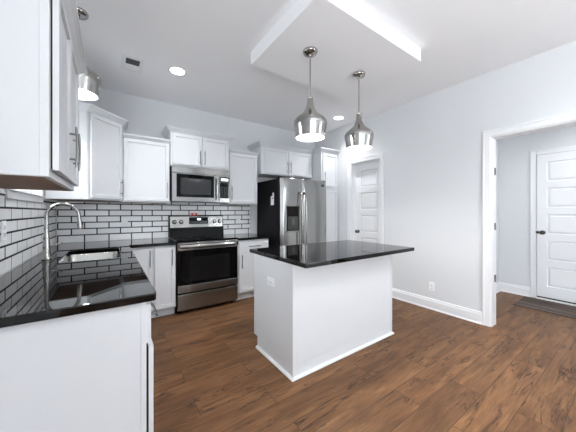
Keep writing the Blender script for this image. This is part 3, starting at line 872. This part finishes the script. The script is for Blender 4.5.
# ------------------------------------------------------------------ refrigerator
GX0, GX1, GF, GB, GZ = 2.112, 3.066, 3.200, 3.955, 1.815
t = thing('refrigerator', 'side-by-side stainless refrigerator with black sides and water dispenser', 'refrigerator', ((GX0 + GX1) / 2, 3.58, 0))
b = MB(); b.box((GX0, GF + .085, .03), (GX1, GB, GZ - .015), M['fside'], .004)
b.box((GX0 + .02, GF + .07, .0), (GX1 - .02, GB - .05, .035), M['black']); b.build('body', t)
b = MB(); b.box((GX0 + .01, GF + .03, .02), (GX1 - .01, GF + .084, .085), M['black'], .004); b.build('kick_grille', t)
def fdoor(x0, x1, label):
    n = 14; outl = []
    for i in range(n + 1):
        u = i / n; x = x0 + (x1 - x0) * u
        bul = .014 * (1 - (2 * u - 1) ** 2) + (.0 if 0 < i < n else -.008)
        outl.append((x, GF + .012 - bul))
    b = MB(); poly = outl
    V = []; N = len(poly)
    Z = [.095, .10, .5, 1.0, 1.4, 1.56, 1.64, 1.69, 1.73, 1.765, 1.79, GZ - .006, GZ]
    rows = []
    for z in Z:
        e_ = (.004 if z in (.095, GZ) else 0) + (.016 * ((z - 1.56) / .255) ** 2 if z > 1.56 else 0)
        rows.append([(x, y + e_, z) for x, y in poly])
    for r in rows: V += r
    Fc = [(j * N + i, j * N + i + 1, (j + 1) * N + i + 1, (j + 1) * N + i) for j in range(len(Z) - 1) for i in range(N - 1)]
    b.add(V, Fc, M['fsteel'], True)
    yb = GF + .080
    T = rows[-1]; B_ = rows[0]
    b.add(T + [(x1, yb, GZ), (x0, yb, GZ)], [tuple(range(N + 2))], M['fside'])
    b.add(B_ + [(x1, yb, .095), (x0, yb, .095)], [tuple(range(N + 2))], M['fside'])
    for xs, ii in ((x0, 0), (x1, N - 1)):
        col = [r[ii] for r in rows]
        b.add(col + [(xs, yb, GZ), (xs, yb, .095)], [tuple(range(len(col) + 2))], M['fside'])
    b.add([(x0, yb, .095), (x1, yb, .095), (x1, yb, GZ), (x0, yb, GZ)], [(0, 1, 2, 3)], M['fside'])
    o = b.build('door', t)
    if label: o['label'] = label
    return o
XS = 2.522
dl = fdoor(GX0 + .001, XS - .003, 'narrow left freezer door with dispenser')
dr_ = fdoor(XS + .003, GX1 - .001, 'wide right refrigerator door')
def fhandle(x, par):
    b = MB(); pts = []
    for i in range(17):
        u = i / 16; pts.append((x, GF - .028 - .034 * (1 - (2 * u - 1) ** 4), .50 + 1.10 * u))
    rings = [[(p[0] + .011 * cos(a), p[1] + .010 * sin(a), p[2]) for a in [2 * pi * q / 16 for q in range(16)]] for p in pts]
    b.loft(rings, M['chrome'], True, True); b.add(rings[0], [tuple(reversed(range(16)))], M['chrome'])
    for z in (.515, 1.585): b.box((x - .012, GF - .034, z - .02), (x + .012, GF + .006, z + .02), M['chrome'], .004)
    b.build('handle', par)
fhandle(XS - .042, dl); fhandle(XS + .042, dr_)
# dispenser
X0, X1, Z0, Z1 = 2.212, 2.450, .985, 1.375
b = MB(); b.box((X0 - .012, GF - .007, Z0 - .014), (X1 + .012, GF + .01, Z1 + .010), M['steel'], .004)
b.box((X0, GF - .010, Z0), (X1, GF + .004, Z1), M['glass'], .003); dsp = b.build('dispenser', dl); dsp['label'] = 'black water and ice dispenser'
b = MB(); b.box((X0 + .012, GF - .0115, Z0 + .245), (X1 - .012, GF - .009, Z1 - .015), M['oglass'], .001); b.build('dispenser_screen', dsp)
b = MB(); b.box((X0 + .02, GF - .0115, Z0 + .025), (X1 - .02, GF - .0095, Z0 + .232), M['slot'], .001); b.build('dispenser_recess', dsp)
b = MB(); b.box((X0 + .095, GF - .024, Z0 + .10), (X1 - .095, GF - .011, Z0 + .20), M['grey'], .004); b.build('paddle', dsp)
b = MB(); b.box((X0 - .002, GF - .024, Z0 - .010), (X1 + .002, GF - .008, Z0 + .010), M['chrome'], .003); b.build('drip_tray', dsp)
b = MB(); b.lathe([(.020, 0), (.020, -.004), (.015, -.0045), (.015, -.003), (.001, -.003)], (2.975, GF + .001, 1.735), M['slot'], 24, 'Y')
b.box((2.969, GF - .0045, 1.729), (2.981, GF - .003, 1.741), M['chrome'], .001); bd = b.build('badge', dr_); bd['label'] = 'small round dark badge'
for x in (GX0 + .05, GX1 - .05):
    b = MB(); b.box((x - .03, GF + .03, GZ - .013), (x + .03, GF + .16, GZ + .012), M['black'], .004); b.build('hinge_cover', t)
# paper label on the refrigerator's side
b = MB(); b.box((GX0 - .0012, 3.400, 1.395), (GX0 - .0002, 3.492, 1.535), M['paper']); b.box((GX0 - .0012, 3.400, 1.535), (GX0 - .0002, 3.440, 1.590), M['paper'])
b.box((GX0 - .0016, 3.415, 1.497), (GX0 - .0011, 3.475, 1.512), M['slot']); b.box((GX0 - .0016, 3.450, 1.540), (GX0 - .0002, 3.480, 1.560), M['slot'])
tag(b.build('paper_label', None, (GX0, 3.446, 1.47)), 'small white paper label stuck on the black refrigerator side', 'label')


# ------------------------------------------------------------------ pendants
def pendant(label, x, y, zb, ztop, group, watts):
    t = thing('pendant_light', label, 'pendant light', (x, y, ztop), group)
    prof = [(.127, 0), (.131, .02), (.138, .06), (.146, .10), (.149, .122), (.147, .140), (.134, .162), (.108, .186), (.080, .208), (.057, .232), (.042, .258), (.033, .285), (.028, .315), (.025, .352)]
    b = MB(); b.lathe([(r, zb + z) for r, z in prof], (x, y, 0), M['nickel'], 56)
    b.lathe([(.127, zb), (.124, zb), (.135, zb + .06), (.144, zb + .10), (.143, zb + .132), (.130, zb + .157), (.10, zb + .186), (.06, zb + .222), (.02, zb + .262), (.001, zb + .264)], (x, y, 0), M['white_in'], 56)
    b.build('lamp_shade', t)
    b = MB(); b.lathe([(.0245, zb + .350), (.0265, zb + .352), (.0265, zb + .360), (.020, zb + .365), (.008, zb + .366)], (x, y, 0), M['nickel'], 24); b.build('socket_cap', t)
    b = MB(); b.tube([(x, y, zb + .362), (x, y, ztop - .02)], .0065, M['nickel'], 12); b.build('rod', t)
    b = MB(); b.lathe([(.001, ztop - .030), (.030, ztop - .030), (.058, ztop - .024), (.066, ztop - .012), (.066, ztop - .0005), (.001, ztop - .0005)], (x, y, 0), M['nickel'], 36)
    b.lathe([(.012, ztop - .045), (.012, ztop - .028)], (x, y, 0), M['nickel'], 16, cap=True)
    b.build('canopy', t)
    b = MB(); b.lathe([(.001, zb + .055), (.022, zb + .060), (.040, zb + .080), (.046, zb + .105), (.040, zb + .132), (.024, zb + .160), (.016, zb + .19), (.016, zb + .25)], (x, y, 0), M['bulb'], 28); area('lamp_light', (x, y, zb + .045), (0, 0, 0), .09, .09, watts, (1, .985, .96), 'DISK')
    bl = b.build('bulb', t); bl['label'] = 'glowing white bulb'
    return t
pendant('brushed nickel pendant over the island, the one hanging nearer the range', 1.463, 1.742, 1.946, 2.72, 'pendants over the island', 9)
pendant('brushed nickel pendant over the island, the one nearer the pantry door', 2.122, 1.742, 1.948, 2.72, 'pendants over the island', 9)
pendant('brushed nickel pendant hanging over the sink by the left cabinet', -.205, 2.575, 2.212, ZC, None, 5)


def can_light(label, x, y, watts, group='recessed ceiling lights', cone=125):
    t = thing('recessed_light', label, 'ceiling light', (x, y, ZC), group)
    b = MB(); b.lathe([(.098, ZC - .0005), (.098, ZC - .004), (.078, ZC - .008), (.074, ZC - .0035), (.074, ZC - .0005)], (x, y, 0), M['vent'], 40); b.build('trim_ring', t)
    b = MB(); b.lathe([(.076, ZC - .003), (.050, ZC - .005), (.001, ZC - .006)], (x, y, 0), M['lens'], 36); l = b.build('lens', t); l['label'] = 'glowing white lens'
    area('lamp_light', (x, y, ZC - .010), (0, 0, 0), .14, .14, watts, (.985, .99, 1), 'DISK', radians(cone))
CANW = 12
can_light('round recessed light in the ceiling above the range side, near the vent', .615, 3.02, CANW * .5, cone=122)
can_light('round recessed light in the ceiling above the pantry door corner', 3.12, 2.985, CANW * .5, cone=115)
can_light('round recessed light in the ceiling behind the viewer on the left', 1.30, -.10, CANW * 0.9)
can_light('round recessed light in the ceiling behind the viewer on the right', 2.75, -.10, CANW * 0.7)
can_light('unseen round recessed light added to brighten the hall', 4.45, .25, CANW * .6)  # out-of-view lamp added because the hall needs light

# ceiling vent
VX, VY = .195, 3.16
t = thing('ceiling_vent', 'small white ceiling register with one dark louvre near the recessed light', 'vent', (VX, VY, ZC))
b = MB(); b.box((VX - .10, VY - .155, ZC - .006), (VX + .10, VY + .155, ZC - .0005), M['vent'], .002); b.build('face_plate', t)
b = MB(); b.box((VX - .062, VY - .115, ZC - .0075), (VX + .062, VY - .005, ZC - .0055), M['grey']); b.build('louvre_opening', t)
for i in range(7):
    b = MB(); y = VY + .012 + i * .015
    b.box((VX - .062, y, ZC - .009), (VX + .062, y + .009, ZC - .0055), M['vent'], .001); b.build('louvre', t)

# doormat
b = MB(); b.box((4.575, -.35, .001), (5.15, 1.095, .011), M['mat'], .004)
tag(b.build('doormat', None, (4.83, .38, 0)), 'brown and grey striped runner mat in front of the hall door', 'mat')
